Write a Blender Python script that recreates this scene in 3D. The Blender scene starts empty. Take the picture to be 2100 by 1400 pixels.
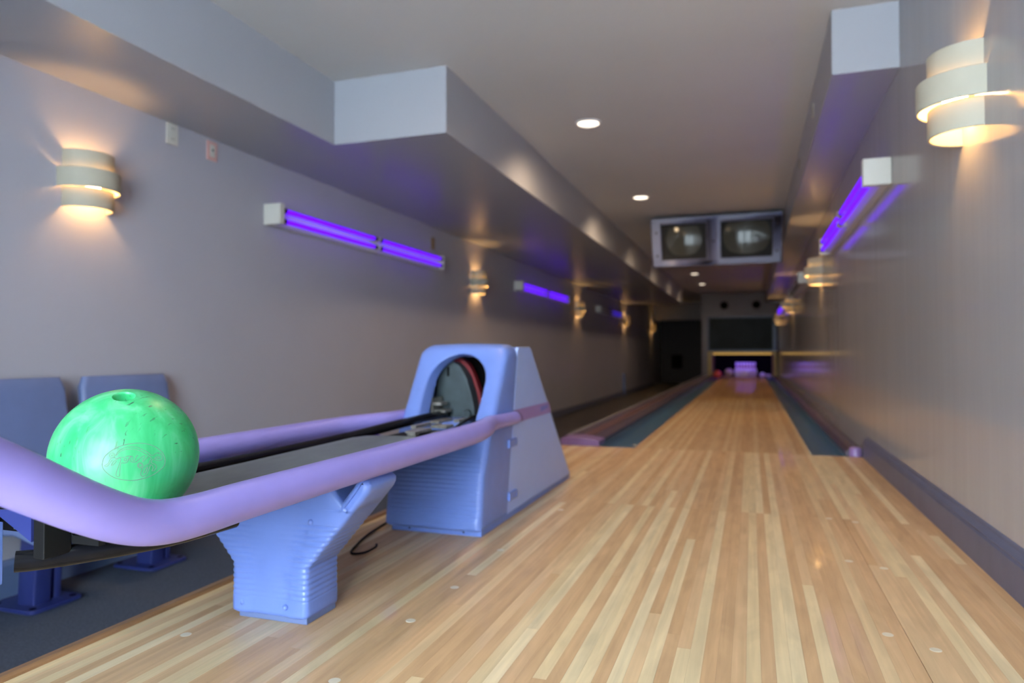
import bpy, bmesh, math, random
from mathutils import Vector, Matrix
random.seed(7)
PI = math.pi
SC = bpy.context.scene
COL = SC.collection

# ---------------------------------------------------------------- camera
YAW, PITCH, ROLL, CAM_H = 0.3278, 0.0177, -0.0017, 0.6043
cam = bpy.data.cameras.new('camera')
cam.sensor_width = 36.0
cam.lens = 36.0 * 1441.4 / 2100.0
cam.clip_start = 0.05
cam.dof.use_dof = True
cam.dof.focus_distance = 1.14
cam.dof.aperture_fstop = 3.2
co = bpy.data.objects.new('camera', cam)
COL.objects.link(co)
r0 = Vector((math.cos(YAW), math.sin(YAW), 0)); f0 = Vector((-math.sin(YAW), math.cos(YAW), 0)); u0 = Vector((0, 0, 1))
f1 = f0 * math.cos(PITCH) + u0 * math.sin(PITCH); u1 = u0 * math.cos(PITCH) - f0 * math.sin(PITCH)
r2 = r0 * math.cos(ROLL) + u1 * math.sin(ROLL); u2 = u1 * math.cos(ROLL) - r0 * math.sin(ROLL)
M = Matrix.Identity(4)
for i in range(3):
    M[i][0], M[i][1], M[i][2] = r2[i], u2[i], -f1[i]
M[2][3] = CAM_H
co.matrix_world = M
SC.camera = co

# ---------------------------------------------------------------- world / exposure
world = bpy.data.worlds.new('daylight')
SC.world = world
world.use_nodes = True
bg = world.node_tree.nodes['Background']
bg.inputs[0].default_value = (0.74, 0.89, 1.0, 1)
bg.inputs[1].default_value = 28.5
vs = SC.view_settings
vs.view_transform = 'Standard'; vs.look = 'None'; vs.gamma = 1.0; vs.use_curve_mapping = False
vs.exposure = 0.36
SC.cycles.use_denoising = True
SC.cycles.use_adaptive_sampling = True
SC.cycles.adaptive_threshold = 0.02
SC.cycles.max_bounces = 7
SC.cycles.diffuse_bounces = 4
SC.cycles.sample_clamp_indirect = 6.0
SC.cycles.caustics_reflective = False
SC.cycles.caustics_refractive = False

SCONCE_L, DOWN_L, UV_L, SPOT_W = 165.0, 2.6, 1.0, 60.0
WIN = [(-1.25, -0.40), (-0.30, 0.55)]     # glazed bays of the wall behind the camera
WZ0, WZ1, YB = -0.05, 2.0, -1.7

# room numbers (metres): x right, y down the lane, z up, approach surface = 0
XW, XL = 0.6306, -2.8273
ZC, ZS, ZS2, ZF = 2.1636, 1.7998, 1.868, -0.36
YF, YE = 4.546, 18.72
LX0, BW = -0.716, 0.02703
LX1 = LX0 + 39 * BW

# ---------------------------------------------------------------- helpers
def P(mat): return mat.node_tree.nodes['Principled BSDF']

def pmat(name, col, rough=0.5, metal=0.0, var=0.06, nscale=6.0, bump=0.0, bscale=60.0, stretch=(1, 1, 1), coat=0.0,
         coat_rough=0.08, spec=0.5, rvar=0.0):
    m = bpy.data.materials.new(name); m.use_nodes = True
    nt = m.node_tree; N = nt.nodes; L = nt.links; b = P(m)
    b.inputs['Roughness'].default_value = rough
    b.inputs['Metallic'].default_value = metal
    b.inputs['Specular IOR Level'].default_value = spec
    b.inputs['Coat Weight'].default_value = coat
    b.inputs['Coat Roughness'].default_value = coat_rough
    geo = N.new('ShaderNodeNewGeometry')
    mp = N.new('ShaderNodeMapping'); mp.inputs['Scale'].default_value = stretch
    L.new(geo.outputs['Position'], mp.inputs['Vector'])
    nz = N.new('ShaderNodeTexNoise'); nz.inputs['Scale'].default_value = nscale; nz.inputs['Detail'].default_value = 4
    L.new(mp.outputs[0], nz.inputs['Vector'])
    cr = N.new('ShaderNodeValToRGB')
    lo = [max(0, c * (1 - var)) for c in col]; hi = [min(1, c * (1 + var)) for c in col]
    cr.color_ramp.elements[0].color = (*lo, 1); cr.color_ramp.elements[1].color = (*hi, 1)
    cr.color_ramp.elements[0].position = 0.3; cr.color_ramp.elements[1].position = 0.7
    L.new(nz.outputs['Fac'], cr.inputs[0]); L.new(cr.outputs[0], b.inputs['Base Color'])
    if rvar:
        mr = N.new('ShaderNodeMapRange'); mr.inputs['To Min'].default_value = max(0.02, rough - rvar); mr.inputs['To Max'].default_value = rough + rvar
        L.new(nz.outputs['Fac'], mr.inputs['Value']); L.new(mr.outputs[0], b.inputs['Roughness'])
    if bump:
        n2 = N.new('ShaderNodeTexNoise'); n2.inputs['Scale'].default_value = bscale; n2.inputs['Detail'].default_value = 3
        L.new(mp.outputs[0], n2.inputs['Vector'])
        bp = N.new('ShaderNodeBump'); bp.inputs['Strength'].default_value = bump; bp.inputs['Distance'].default_value = 0.004
        L.new(n2.outputs['Fac'], bp.inputs['Height']); L.new(bp.outputs[0], b.inputs['Normal'])
    return m

def emat(name, col, strength):
    m = bpy.data.materials.new(name); m.use_nodes = True
    b = P(m); b.inputs['Base Color'].default_value = (*[min(1, c) for c in col], 1)
    b.inputs['Emission Color'].default_value = (*col, 1); b.inputs['Emission Strength'].default_value = strength
    return m

def wloc(o):
    v = Vector((0, 0, 0))
    while o is not None:
        v += o.location; o = o.parent
    return v

def tag(o, label=None, cat=None, group=None, kind=None):
    if label: o['label'] = label
    if cat: o['category'] = cat
    if group: o['group'] = group
    if kind: o['kind'] = kind
    return o

def thing(name, loc, label, cat, group=None):
    o = bpy.data.objects.new(name, None); COL.objects.link(o); o.location = loc
    o.empty_display_size = 0.05
    return tag(o, label, cat, group)

def obj(name, bm, mat, parent=None, smooth=False, bevel=0.0, segs=2, label=None, cat=None, group=None, kind=None, angle=40):
    bmesh.ops.recalc_face_normals(bm, faces=bm.faces)
    me = bpy.data.meshes.new(name)
    if parent is not None:
        off = wloc(parent); loc = Vector((0, 0, 0))
    else:
        xs = [v.co for v in bm.verts]
        lo = [min(c[i] for c in xs) for i in range(3)]; hi = [max(c[i] for c in xs) for i in range(3)]
        off = Vector(((lo[0] + hi[0]) / 2, (lo[1] + hi[1]) / 2, lo[2])); loc = off
    for v in bm.verts: v.co -= off
    bm.to_mesh(me); bm.free()
    for m in (mat if isinstance(mat, (list, tuple)) else [mat]): me.materials.append(m)
    o = bpy.data.objects.new(name, me); COL.objects.link(o); o.location = loc
    if parent is not None: o.parent = parent
    if smooth:
        for p in me.polygons: p.use_smooth = True
        if smooth != 'full': me.set_sharp_from_angle(angle=math.radians(angle))
    if bevel:
        md = o.modifiers.new('bevel', 'BEVEL'); md.width = bevel; md.segments = segs; md.limit_method = 'ANGLE'; md.angle_limit = math.radians(35)
        for p in me.polygons: p.use_smooth = True
        md.harden_normals = True
    return tag(o, label, cat, group, kind)

def box(x0, x1, y0, y1, z0, z1, bm=None):
    bm = bm or bmesh.new()
    v = [bm.verts.new((x, y, z)) for x in (x0, x1) for y in (y0, y1) for z in (z0, z1)]
    for f in ((0, 1, 3, 2), (4, 6, 7, 5), (0, 4, 5, 1), (2, 3, 7, 6), (0, 2, 6, 4), (1, 5, 7, 3)):
        bm.faces.new([v[i] for i in f])
    return bm

def prism(pts, axis, a, b, bm=None):
    """extrude a 2-D outline: axis 'x' -> pts are (y,z); 'y' -> (x,z); 'z' -> (x,y)"""
    bm = bm or bmesh.new()
    mk = {'x': lambda p, t: (t, p[0], p[1]), 'y': lambda p, t: (p[0], t, p[1]), 'z': lambda p, t: (p[0], p[1], t)}[axis]
    A = [bm.verts.new(mk(p, a)) for p in pts]; B = [bm.verts.new(mk(p, b)) for p in pts]
    n = len(pts)
    bm.faces.new(A); bm.faces.new(list(reversed(B)))
    for i in range(n):
        bm.faces.new((A[i], A[(i + 1) % n], B[(i + 1) % n], B[i]))
    return bm

def loft(rings, closed=True, caps=True, bm=None):
    bm = bm or bmesh.new()
    R = [[bm.verts.new(p) for p in r] for r in rings]
    n = len(R[0]); m = n if closed else n - 1
    for a, b in zip(R, R[1:]):
        for i in range(m):
            bm.faces.new((a[i], a[(i + 1) % n], b[(i + 1) % n], b[i]))
    if caps and closed:
        bm.faces.new(list(reversed(R[0]))); bm.faces.new(R[-1])
    return bm

def spline(pts, n=8):
    out = []
    Q = [pts[0]] + list(pts) + [pts[-1]]
    for i in range(1, len(Q) - 2):
        p0, p1, p2, p3 = Q[i - 1:i + 3]
        for k in range(n):
            t = k / n
            out.append(tuple(0.5 * ((2 * b) + (-a + c) * t + (2 * a - 5 * b + 4 * c - d) * t * t + (-a + 3 * b - 3 * c + d) * t ** 3)
                             for a, b, c, d in zip(p0, p1, p2, p3)))
    out.append(tuple(pts[-1]))
    return out

def tube(pts, rad, seg=16, sm=0, bm=None):
    """round tube along points; rad a number, or points carry the radius as 4th value"""
    if not isinstance(rad, (int, float)): pts = [(*p, r) for p, r in zip(pts, rad)]
    else: pts = [(*p[:3], rad) for p in pts]
    if sm: pts = spline(pts, sm)
    V = [Vector(p[:3]) for p in pts]
    rings = []
    up = Vector((0, 0, 1))
    prev = None
    for i, p in enumerate(V):
        t = (V[min(i + 1, len(V) - 1)] - V[max(i - 1, 0)]).normalized()
        if prev is None:
            a = t.cross(up) if abs(t.z) < 0.9 else t.cross(Vector((1, 0, 0)))
        else:
            a = prev - t * prev.dot(t)
        a.normalize(); prev = a; b = t.cross(a)
        rings.append([p + (a * math.cos(k * 2 * PI / seg) + b * math.sin(k * 2 * PI / seg)) * pts[i][3] for k in range(seg)])
    return loft(rings, True, True, bm)

def lathe(prof, c, seg=32, axis=Vector((0, 0, 1)), bm=None):
    """prof: (radius, height) along axis from point c"""
    bm = bm or bmesh.new()
    axis = axis.normalized()
    a = axis.cross(Vector((0, 1, 0))) if abs(axis.y) < 0.9 else axis.cross(Vector((1, 0, 0)))
    a.normalize(); b = axis.cross(a); c = Vector(c)
    R = []
    for r, h in prof:
        if r < 1e-6: R.append([bm.verts.new(c + axis * h)])
        else: R.append([bm.verts.new(c + axis * h + (a * math.cos(k * 2 * PI / seg) + b * math.sin(k * 2 * PI / seg)) * r) for k in range(seg)])
    for p, q in zip(R, R[1:]):
        for k in range(seg):
            k2 = (k + 1) % seg
            if len(p) == 1 and len(q) == 1: continue
            if len(p) == 1: bm.faces.new((p[0], q[k], q[k2]))
            elif len(q) == 1: bm.faces.new((p[k], p[k2], q[0]))
            else: bm.faces.new((p[k], p[k2], q[k2], q[k]))
    return bm

def rrect(x0, x1, y0, y1, r, n=5):
    out = []
    for cx, cy, a0 in ((x1 - r, y1 - r, 0), (x0 + r, y1 - r, PI / 2), (x0 + r, y0 + r, PI), (x1 - r, y0 + r, 1.5 * PI)):
        for k in range(n + 1):
            a = a0 + k * PI / 2 / n
            out.append((cx + r * math.cos(a), cy + r * math.sin(a)))
    return out

# ---------------------------------------------------------------- materials
m_wall = pmat('wall_paint', (0.405, 0.395, 0.45), 0.32, var=0.03, nscale=1.5, bump=0.05, bscale=90, spec=0.45)
m_wallr = pmat('wall_gloss_streaked', (0.42, 0.41, 0.435), 0.11, var=0.04, nscale=5, bump=0.10, bscale=14, stretch=(1, 2.2, 0.16), spec=0.55, rvar=0.04)
m_ceil = pmat('ceiling_paint', (0.68, 0.66, 0.645), 0.45, var=0.02, nscale=2, spec=0.35)
m_soff = pmat('soffit_paint', (0.375, 0.385, 0.43), 0.28, var=0.02, nscale=2, spec=0.5)
m_end = pmat('end_wall_paint', (0.15, 0.13, 0.14), 0.5, var=0.05)
m_dark = pmat('dark_paint', (0.035, 0.033, 0.035), 0.7)
m_black = pmat('black_void', (0.005, 0.005, 0.005), 0.8, var=0.2, spec=0.08)
m_base = pmat('baseboard_blue', (0.105, 0.115, 0.19), 0.38, var=0.08, nscale=10, bump=0.05, bscale=40)
m_baseL = pmat('baseboard_left_blue', (0.13, 0.19, 0.36), 0.45)
m_dfloor = pmat('dark_floor', (0.038, 0.033, 0.030), 0.4, var=0.2, nscale=3)
m_blue = pmat('blue_plastic', (0.145, 0.225, 0.58), 0.34, var=0.05, nscale=12, bump=0.06, bscale=180, spec=0.5)
m_blue2 = pmat('pale_blue_panel', (0.37, 0.50, 0.93), 0.36, var=0.03, nscale=8)
m_purple = pmat('lilac_tube', (0.325, 0.275, 0.73), 0.30, var=0.04, nscale=10, spec=0.5)
m_stripe = pmat('mauve_stripe', (0.30, 0.20, 0.50), 0.45, var=0.04)
m_logo = pmat('stripe_mark_blue', (0.12, 0.16, 0.50), 0.5)
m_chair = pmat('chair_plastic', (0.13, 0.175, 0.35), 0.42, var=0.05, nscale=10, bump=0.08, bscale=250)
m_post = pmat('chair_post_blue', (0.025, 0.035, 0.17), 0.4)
m_blk = pmat('black_gloss', (0.006, 0.006, 0.008), 0.10, var=0.2, nscale=20, spec=0.2)
m_blkm = pmat('black_matt', (0.008, 0.008, 0.009), 0.6, var=0.2, spec=0.15)
m_grey = pmat('worn_grey_rubber', (0.125, 0.148, 0.165), 0.42, var=0.22, nscale=14, stretch=(4, 1, 4), bump=0.04, rvar=0.1)
m_mech = pmat('grey_green_metal', (0.045, 0.062, 0.068), 0.5, var=0.2, nscale=20)
m_mech2 = pmat('dirty_metal', (0.26, 0.24, 0.21), 0.42, metal=0.5, var=0.35, nscale=60)
m_red = pmat('red_belt', (0.20, 0.009, 0.014), 0.5, var=0.15)
m_cream = pmat('cream_ceramic', (0.40, 0.37, 0.295), 0.6, var=0.02, nscale=20)
m_bulb = emat('sconce_bulb', (1.0, 0.56, 0.19), SCONCE_L)
m_down = emat('downlight_diffuser', (1.0, 0.86, 0.66), DOWN_L)
m_uv = emat('violet_tube', (0.14, 0.0, 1.0), UV_L)
m_uvdim = emat('violet_tube_dim', (0.06, 0.0, 1.0), UV_L * 0.25)
m_uvoff = pmat('dead_black_tube', (0.012, 0.008, 0.02), 0.15)
m_white = pmat('white_metal', (0.60, 0.58, 0.53), 0.4, var=0.03)
m_whitefix = pmat('white_reflector', (0.70, 0.68, 0.70), 0.35, var=0.02)
m_pink = pmat('pink_plate', (0.62, 0.36, 0.33), 0.4, var=0.03)
m_brownp = pmat('brown_plate', (0.26, 0.17, 0.06), 0.5)
m_tvf = pmat('monitor_frame_blue', (0.11, 0.12, 0.215), 0.45, var=0.05)
m_glass = pmat('screen_glass', (0.045, 0.045, 0.038), 0.10, var=0.1, spec=0.14)
m_gut = pmat('gutter_blue', (0.045, 0.125, 0.225), 0.28, var=0.15, nscale=2, stretch=(4, 0.4, 4), spec=0.5)
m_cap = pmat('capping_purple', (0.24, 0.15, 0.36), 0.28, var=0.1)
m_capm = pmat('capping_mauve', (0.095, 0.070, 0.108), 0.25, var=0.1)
m_capg = pmat('capping_grey', (0.22, 0.22, 0.22), 0.4)
m_mask = pmat('masking_panel', (0.010, 0.016, 0.019), 0.5, var=0.3, nscale=2, spec=0.15)
m_yel = pmat('lamplit_yellow', (0.36, 0.26, 0.075), 0.5, var=0.1)  # the lamp's warm light on the side plates, put into their colour
m_pinw = pmat('pin_white', (0.80, 0.80, 0.80), 0.25, var=0.02)
m_pinr = pmat('pin_red', (0.55, 0.02, 0.04), 0.3)
m_trim = pmat('trim_orange_wood', (0.27, 0.14, 0.065), 0.45, var=0.25, nscale=10, stretch=(8, 0.6, 8))
m_plug = pmat('plug_pale', (0.68, 0.60, 0.46), 0.35, var=0.05)
m_gap = pmat('joint_dark', (0.10, 0.07, 0.045), 0.6)
m_out = pmat('outside_ground', (0.3, 0.3, 0.28), 0.9)

def board_mat(name, stops):
    m = bpy.data.materials.new(name); m.use_nodes = True
    nt = m.node_tree; N = nt.nodes; L = nt.links; b = P(m)
    oi = N.new('ShaderNodeObjectInfo')
    cr = N.new('ShaderNodeValToRGB'); cr.color_ramp.interpolation = 'LINEAR'
    e = cr.color_ramp.elements
    while len(e) < len(stops): e.new(0.5)
    for i, (p, c) in enumerate(stops): e[i].position = p; e[i].color = (*c, 1)
    L.new(oi.outputs['Random'], cr.inputs[0])
    geo = N.new('ShaderNodeNewGeometry')
    cmb = N.new('ShaderNodeVectorMath'); cmb.operation = 'ADD'
    sc = N.new('ShaderNodeVectorMath'); sc.operation = 'SCALE'; sc.inputs['Scale'].default_value = 37.0
    cx = N.new('ShaderNodeCombineXYZ')
    for k in range(3): L.new(oi.outputs['Random'], cx.inputs[k])
    L.new(cx.outputs[0], sc.inputs[0]); L.new(geo.outputs['Position'], cmb.inputs[0]); L.new(sc.outputs[0], cmb.inputs[1])
    mp = N.new('ShaderNodeMapping'); mp.inputs['Scale'].default_value = (70, 2.2, 1)
    L.new(cmb.outputs[0], mp.inputs['Vector'])
    n1 = N.new('ShaderNodeTexNoise'); n1.inputs['Scale'].default_value = 1.0; n1.inputs['Detail'].default_value = 6; n1.inputs['Distortion'].default_value = 0.6
    L.new(mp.outputs[0], n1.inputs['Vector'])
    mp2 = N.new('ShaderNodeMapping'); mp2.inputs['Scale'].default_value = (14, 3.2, 1)
    L.new(cmb.outputs[0], mp2.inputs['Vector'])
    n2 = N.new('ShaderNodeTexNoise'); n2.inputs['Scale'].default_value = 1.0; n2.inputs['Detail'].default_value = 3; n2.inputs['Distortion'].default_value = 1.2
    L.new(mp2.outputs[0], n2.inputs['Vector'])
    m1 = N.new('ShaderNodeMapRange'); m1.inputs['From Min'].default_value = 0.3; m1.inputs['From Max'].default_value = 0.75
    m1.inputs['To Min'].default_value = 0.86; m1.inputs['To Max'].default_value = 1.06
    L.new(n1.outputs['Fac'], m1.inputs['Value'])
    m2 = N.new('ShaderNodeMapRange'); m2.inputs['From Min'].default_value = 0.3; m2.inputs['From Max'].default_value = 0.62
    m2.inputs['To Min'].default_value = 0.84; m2.inputs['To Max'].default_value = 1.0
    L.new(n2.outputs['Fac'], m2.inputs['Value'])
    mu = N.new('ShaderNodeMath'); mu.operation = 'MULTIPLY'
    L.new(m1.outputs[0], mu.inputs[0]); L.new(m2.outputs[0], mu.inputs[1])
    vm = N.new('ShaderNodeVectorMath'); vm.operation = 'SCALE'
    L.new(cr.outputs[0], vm.inputs[0]); L.new(mu.outputs[0], vm.inputs['Scale'])
    L.new(vm.outputs[0], b.inputs['Base Color'])
    b.inputs['Roughness'].default_value = 0.5
    b.inputs['Specular IOR Level'].default_value = 0.12
    b.inputs['Coat Weight'].default_value = 0.3; b.inputs['Coat Roughness'].default_value = 0.06
    return m
m_board = board_mat('maple_boards', [(0.0, (0.64, 0.40, 0.21)), (0.4, (0.69, 0.445, 0.245)), (0.65, (0.74, 0.505, 0.29)), (0.82, (0.80, 0.61, 0.355)), (1.0, (0.87, 0.70, 0.44))])
m_heads = board_mat('dimmed_head_boards', [(0.0, (0.56, 0.35, 0.18)), (0.5, (0.61, 0.40, 0.215)), (0.8, (0.68, 0.48, 0.27)), (1.0, (0.74, 0.55, 0.32))])  # maple darkened: the light falling off down the lane is in the colour
m_pine = board_mat('lane_boards', [(0.0, (0.47, 0.25, 0.095)), (0.5, (0.52, 0.29, 0.115)), (1.0, (0.58, 0.345, 0.15))])

def carpet_mat():
    m = pmat('ribbed_carpet', (0.085, 0.10, 0.14), 0.9, var=0.2, nscale=120, spec=0.1)
    nt = m.node_tree; N = nt.nodes; L = nt.links
    geo = N.new('ShaderNodeNewGeometry')
    w = N.new('ShaderNodeTexWave'); w.inputs['Scale'].default_value = 28; w.inputs['Distortion'].default_value = 0.4
    mp = N.new('ShaderNodeMapping'); mp.inputs['Rotation'].default_value = (0, 0, 0.5)
    L.new(geo.outputs['Position'], mp.inputs['Vector']); L.new(mp.outputs[0], w.inputs['Vector'])
    bp = N.new('ShaderNodeBump'); bp.inputs['Strength'].default_value = 0.9; bp.inputs['Distance'].default_value = 0.005
    L.new(w.outputs['Fac'], bp.inputs['Height']); L.new(bp.outputs[0], P(m).inputs['Normal'])
    return m
m_carpet = carpet_mat()

def pane_mat():
    m = bpy.data.materials.new('window_glass'); m.use_nodes = True
    nt = m.node_tree; N = nt.nodes; L = nt.links
    N.remove(P(m)); out = N['Material Output']
    tr = N.new('ShaderNodeBsdfTransparent'); gl = N.new('ShaderNodeBsdfGlossy'); gl.inputs['Roughness'].default_value = 0.02
    fr = N.new('ShaderNodeFresnel'); mx = N.new('ShaderNodeMixShader')
    L.new(fr.outputs[0], mx.inputs[0]); L.new(tr.outputs[0], mx.inputs[1]); L.new(gl.outputs[0], mx.inputs[2]); L.new(mx.outputs[0], out.inputs[0])
    return m
m_pane = pane_mat()

def ball_mat():
    m = bpy.data.materials.new('green_marbled_ball'); m.use_nodes = True
    nt = m.node_tree; N = nt.nodes; L = nt.links; b = P(m)
    tc = N.new('ShaderNodeTexCoord')
    def noise(scale, stretch, detail=4, dist=0.0):
        mp = N.new('ShaderNodeMapping'); mp.inputs['Scale'].default_value = stretch; mp.inputs['Rotation'].default_value = (0.2, -0.3, 0.4)
        L.new(tc.outputs['Object'], mp.inputs['Vector'])
        n = N.new('ShaderNodeTexNoise'); n.inputs['Scale'].default_value = scale; n.inputs['Detail'].default_value = detail; n.inputs['Distortion'].default_value = dist
        L.new(mp.outputs[0], n.inputs['Vector']); return n
    n1 = noise(14, (2.2, 2.2, 0.45), 5, 1.0)
    cr = N.new('ShaderNodeValToRGB'); e = cr.color_ramp.elements
    e[0].position = 0.32; e[0].color = (0.025, 0.42, 0.135, 1)
    e[1].position = 0.72; e[1].color = (0.17, 0.63, 0.33, 1)
    e.new(0.5).color = (0.05, 0.51, 0.19, 1)
    L.new(n1.outputs['Fac'], cr.inputs[0])
    # dark scuffs
    n2 = noise(64, (5.0, 0.7, 1.3), 2, 0.5); n3 = noise(16, (1, 1, 1), 2)
    mr = N.new('ShaderNodeMapRange'); mr.inputs['From Min'].default_value = 0.63; mr.inputs['From Max'].default_value = 0.68
    L.new(n2.outputs['Fac'], mr.inputs['Value'])
    mr2 = N.new('ShaderNodeMapRange'); mr2.inputs['From Min'].default_value = 0.45; mr2.inputs['From Max'].default_value = 0.6
    L.new(n3.outputs['Fac'], mr2.inputs['Value'])
    mu = N.new('ShaderNodeMath'); mu.operation = 'MULTIPLY'; L.new(mr.outputs[0], mu.inputs[0]); L.new(mr2.outputs[0], mu.inputs[1])
    mx = N.new('ShaderNodeMixRGB'); mx.inputs[2].default_value = (0.03, 0.09, 0.05, 1)
    L.new(mu.outputs[0], mx.inputs[0]); L.new(cr.outputs[0], mx.inputs[1]); L.new(mx.outputs[0], b.inputs['Base Color'])
    b.inputs['Roughness'].default_value = 0.4
    b.inputs['Subsurface Weight'].default_value = 0.15; b.inputs['Subsurface Radius'].default_value = (0.01, 0.03, 0.012); b.inputs['Subsurface Scale'].default_value = 0.3
    b.inputs['Coat Weight'].default_value = 0.25; b.inputs['Coat Roughness'].default_value = 0.3
    return m
m_ball = ball_mat()
m_engr = pmat('engraved_grey', (0.20, 0.27, 0.23), 0.4)

# ================================================================ THE SETTING
S = 'structure'
def struct(name, bm, mat, **k): return obj(name, bm, mat, kind=S, **k)

YB2 = 23.6
struct('wall_right', box(XW, XW + 0.12, YB - 0.1, YB2, ZF - 0.1, ZC), m_wallr)
struct('wall_left', box(XL - 0.12, XL, YB - 0.1, YB2, ZF - 0.1, ZC), m_wall)
struct('ceiling', box(XL - 0.12, XW + 0.12, YB - 0.1, YB2, ZC, ZC + 0.1), m_ceil)
# dropped soffits
struct('soffit_left', prism([(XL, YB), (-2.246, YB), (-2.246, 3.458), (-1.549, 3.458), (-1.549, 17.25), (XL, 17.25)], 'z', ZS, ZC), m_soff)
struct('soffit_right', box(0.357, XW, 3.47, YE, ZS2, ZC), m_soff)
# the wall behind the camera, with two glazed bays
bw = bmesh.new()
xs = [XL - 0.12] + [v for w in WIN for v in w] + [XW + 0.12]
for i in range(0, len(xs), 2): box(xs[i], xs[i + 1], YB - 0.12, YB, ZF - 0.1, ZC, bw)
for a, b in WIN:
    box(a, b, YB - 0.12, YB, ZF - 0.1, WZ0, bw); box(a, b, YB - 0.12, YB, WZ1, ZC, bw)
struct('wall_back', bw, m_wall)
for n, (a, b) in enumerate(WIN):
    w = bpy.data.objects.new('window_%d' % (n + 1), None); COL.objects.link(w); w.location = ((a + b) / 2, YB - 0.06, WZ0); w['kind'] = S
    fb = bmesh.new()
    t = 0.05
    box(a, a + t, YB - 0.1, YB - 0.03, WZ0, WZ1, fb); box(b - t, b, YB - 0.1, YB - 0.03, WZ0, WZ1, fb)
    box(a, b, YB - 0.1, YB - 0.03, WZ0, WZ0 + t, fb); box(a, b, YB - 0.1, YB - 0.03, WZ1 - t, WZ1, fb)
    obj('window_frame', fb, m_white, w)
    obj('window_pane', box(a + t, b - t, YB - 0.07, YB - 0.064, WZ0 + t, WZ1 - t), m_pane, w)
    pl = bpy.data.lights.new('daylight_portal', 'AREA'); pl.shape = 'RECTANGLE'; pl.size = b - a; pl.size_y = WZ1 - WZ0
    pl.cycles.is_portal = True
    po = bpy.data.objects.new('daylight_portal', pl); COL.objects.link(po)
    po.location = ((a + b) / 2, YB - 0.13, (WZ0 + WZ1) / 2); po.rotation_euler = (-PI / 2, 0, 0)

# floors
struct('carpet_floor', prism([(XL, YB), (XW, YB), (XW, -0.1), (-1.31, -0.1), (-1.31, YF), (XL, YF)], 'z', ZF - 0.1, ZF), m_carpet)
struct('sunken_floor', box(XL, -1.2, YF, YB2, ZF - 0.1, ZF), m_dfloor)

def unit_board(mat, h=0.02):
    c = 0.0003; w = BW - 0.00012
    bm = prism([(0, -h), (w, -h), (w, -c), (w - c, 0), (c, 0), (0, -c)], 'y', 0, 1)
    bmesh.ops.recalc_face_normals(bm, faces=bm.faces)
    me = bpy.data.meshes.new('board'); bm.to_mesh(me); bm.free(); me.materials.append(mat); return me

appr = struct('approach_floor', box(-1.31, XW, -0.1, YF, ZF, -0.0202), m_gap)
ub = unit_board(m_board)
def put_board(me, x, y0, y1, parent):
    o = bpy.data.objects.new('board', me); COL.objects.link(o); o.parent = parent
    o.location = Vector((x, y0, 0)) - wloc(parent); o.scale = (1, y1 - y0 - 0.0005, 1)
random.seed(11)
c0 = -22                                   # board columns left of the lane's edge
for c in range(c0, 49):
    x = LX0 + c * BW
    if x < -1.311 or x + BW > XW - 0.004: continue
    brk = [-0.1]
    if random.random() < 0.45: brk.append(random.uniform(0.9, 2.5))
    if 0 <= c < 39:
        if random.random() < 0.85: brk.append(2.83 + random.choice((0, 0, 0, 0.35)))
    elif random.random() < 0.7: brk.append(random.uniform(2.6, 3.6))
    brk.append(YF - 0.006)
    xx = x + (0.0012 if c == 38 else 0.0)
    for a, b in zip(brk, brk[1:]): put_board(ub, xx, a, b, appr)
# pale plugs let into the boards
for (x, y) in [(-0.735, 1.137), (-0.736, 1.446), (-0.732, 1.687), (0.352, 1.644), (0.274, 1.701), (0.265, 2.263), (0.349, 2.218), (-0.703, 2.651),
               (-1.16, 1.22), (0.265, 2.82), (0.349, 2.79), (-0.735, 2.05)]:
    obj('plug', lathe([(0, 0.0006), (0.0105, 0.0006), (0.0115, 0.0)], (x, y, 0), 16), m_plug, appr)
struct('trim_1', prism([(-1.336, -0.03), (-1.31, -0.03), (-1.31, 0.006), (-1.315, 0.010), (-1.331, 0.010), (-1.336, 0.005)], 'y', -0.1, YF), m_trim)
struct('platform_riser', box(-1.335, -1.3105, -0.1, YF, ZF, -0.03), m_trim)

lane = struct('bowling_lane', box(LX0, LX1, YF, 20.3, ZF, -0.0202), m_gap)
ul = unit_board(m_pine); um = unit_board(m_heads)
random.seed(5)
for c in range(39):
    x = LX0 + c * BW
    s = 9.1 + (0.0 if c % 2 else 0.45)
    put_board(um, x, YF + 0.004, s, lane); put_board(ul, x, s, 20.3, lane)

# gutters, lane capping
def gutter(x0, x1, label):
    cx, hw = (x0 + x1) / 2, (x1 - x0) / 2
    pr = [(x0, 0.0)] + [(cx - (hw - 0.006) * math.cos(a), -0.052 * math.sin(a) ** 0.8 - 0.001) for a in [k * PI / 12 for k in range(13)]] + [(x1, 0.0), (x1, ZF), (x0, ZF)]
    return obj('lane_gutter', prism(pr, 'y', YF, 20.3), m_gut, smooth=True, label=label, cat='gutter', group='lane gutters')
gutter(-0.944, LX0 - 0.001, 'dark blue ball gutter beside the purple lane capping, left of the lane')
gutter(LX1 + 0.001, 0.525, 'dark blue ball gutter along the foot of the right wall')
cp = thing('lane_capping', (-1.07, YF, ZF), 'broad purple capping strip between left gutter and sunken dark floor', 'capping')
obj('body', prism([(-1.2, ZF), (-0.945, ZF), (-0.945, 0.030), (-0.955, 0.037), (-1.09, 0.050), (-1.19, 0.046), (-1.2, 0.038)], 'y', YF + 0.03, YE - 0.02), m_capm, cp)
obj('end_cap', prism([(-1.203, -0.0), (-0.943, -0.0), (-0.943, 0.033), (-0.953, 0.040), (-1.09, 0.054), (-1.19, 0.050), (-1.203, 0.04)], 'y', YF - 0.012, YF + 0.18), m_cap, cp, bevel=0.004)
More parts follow.
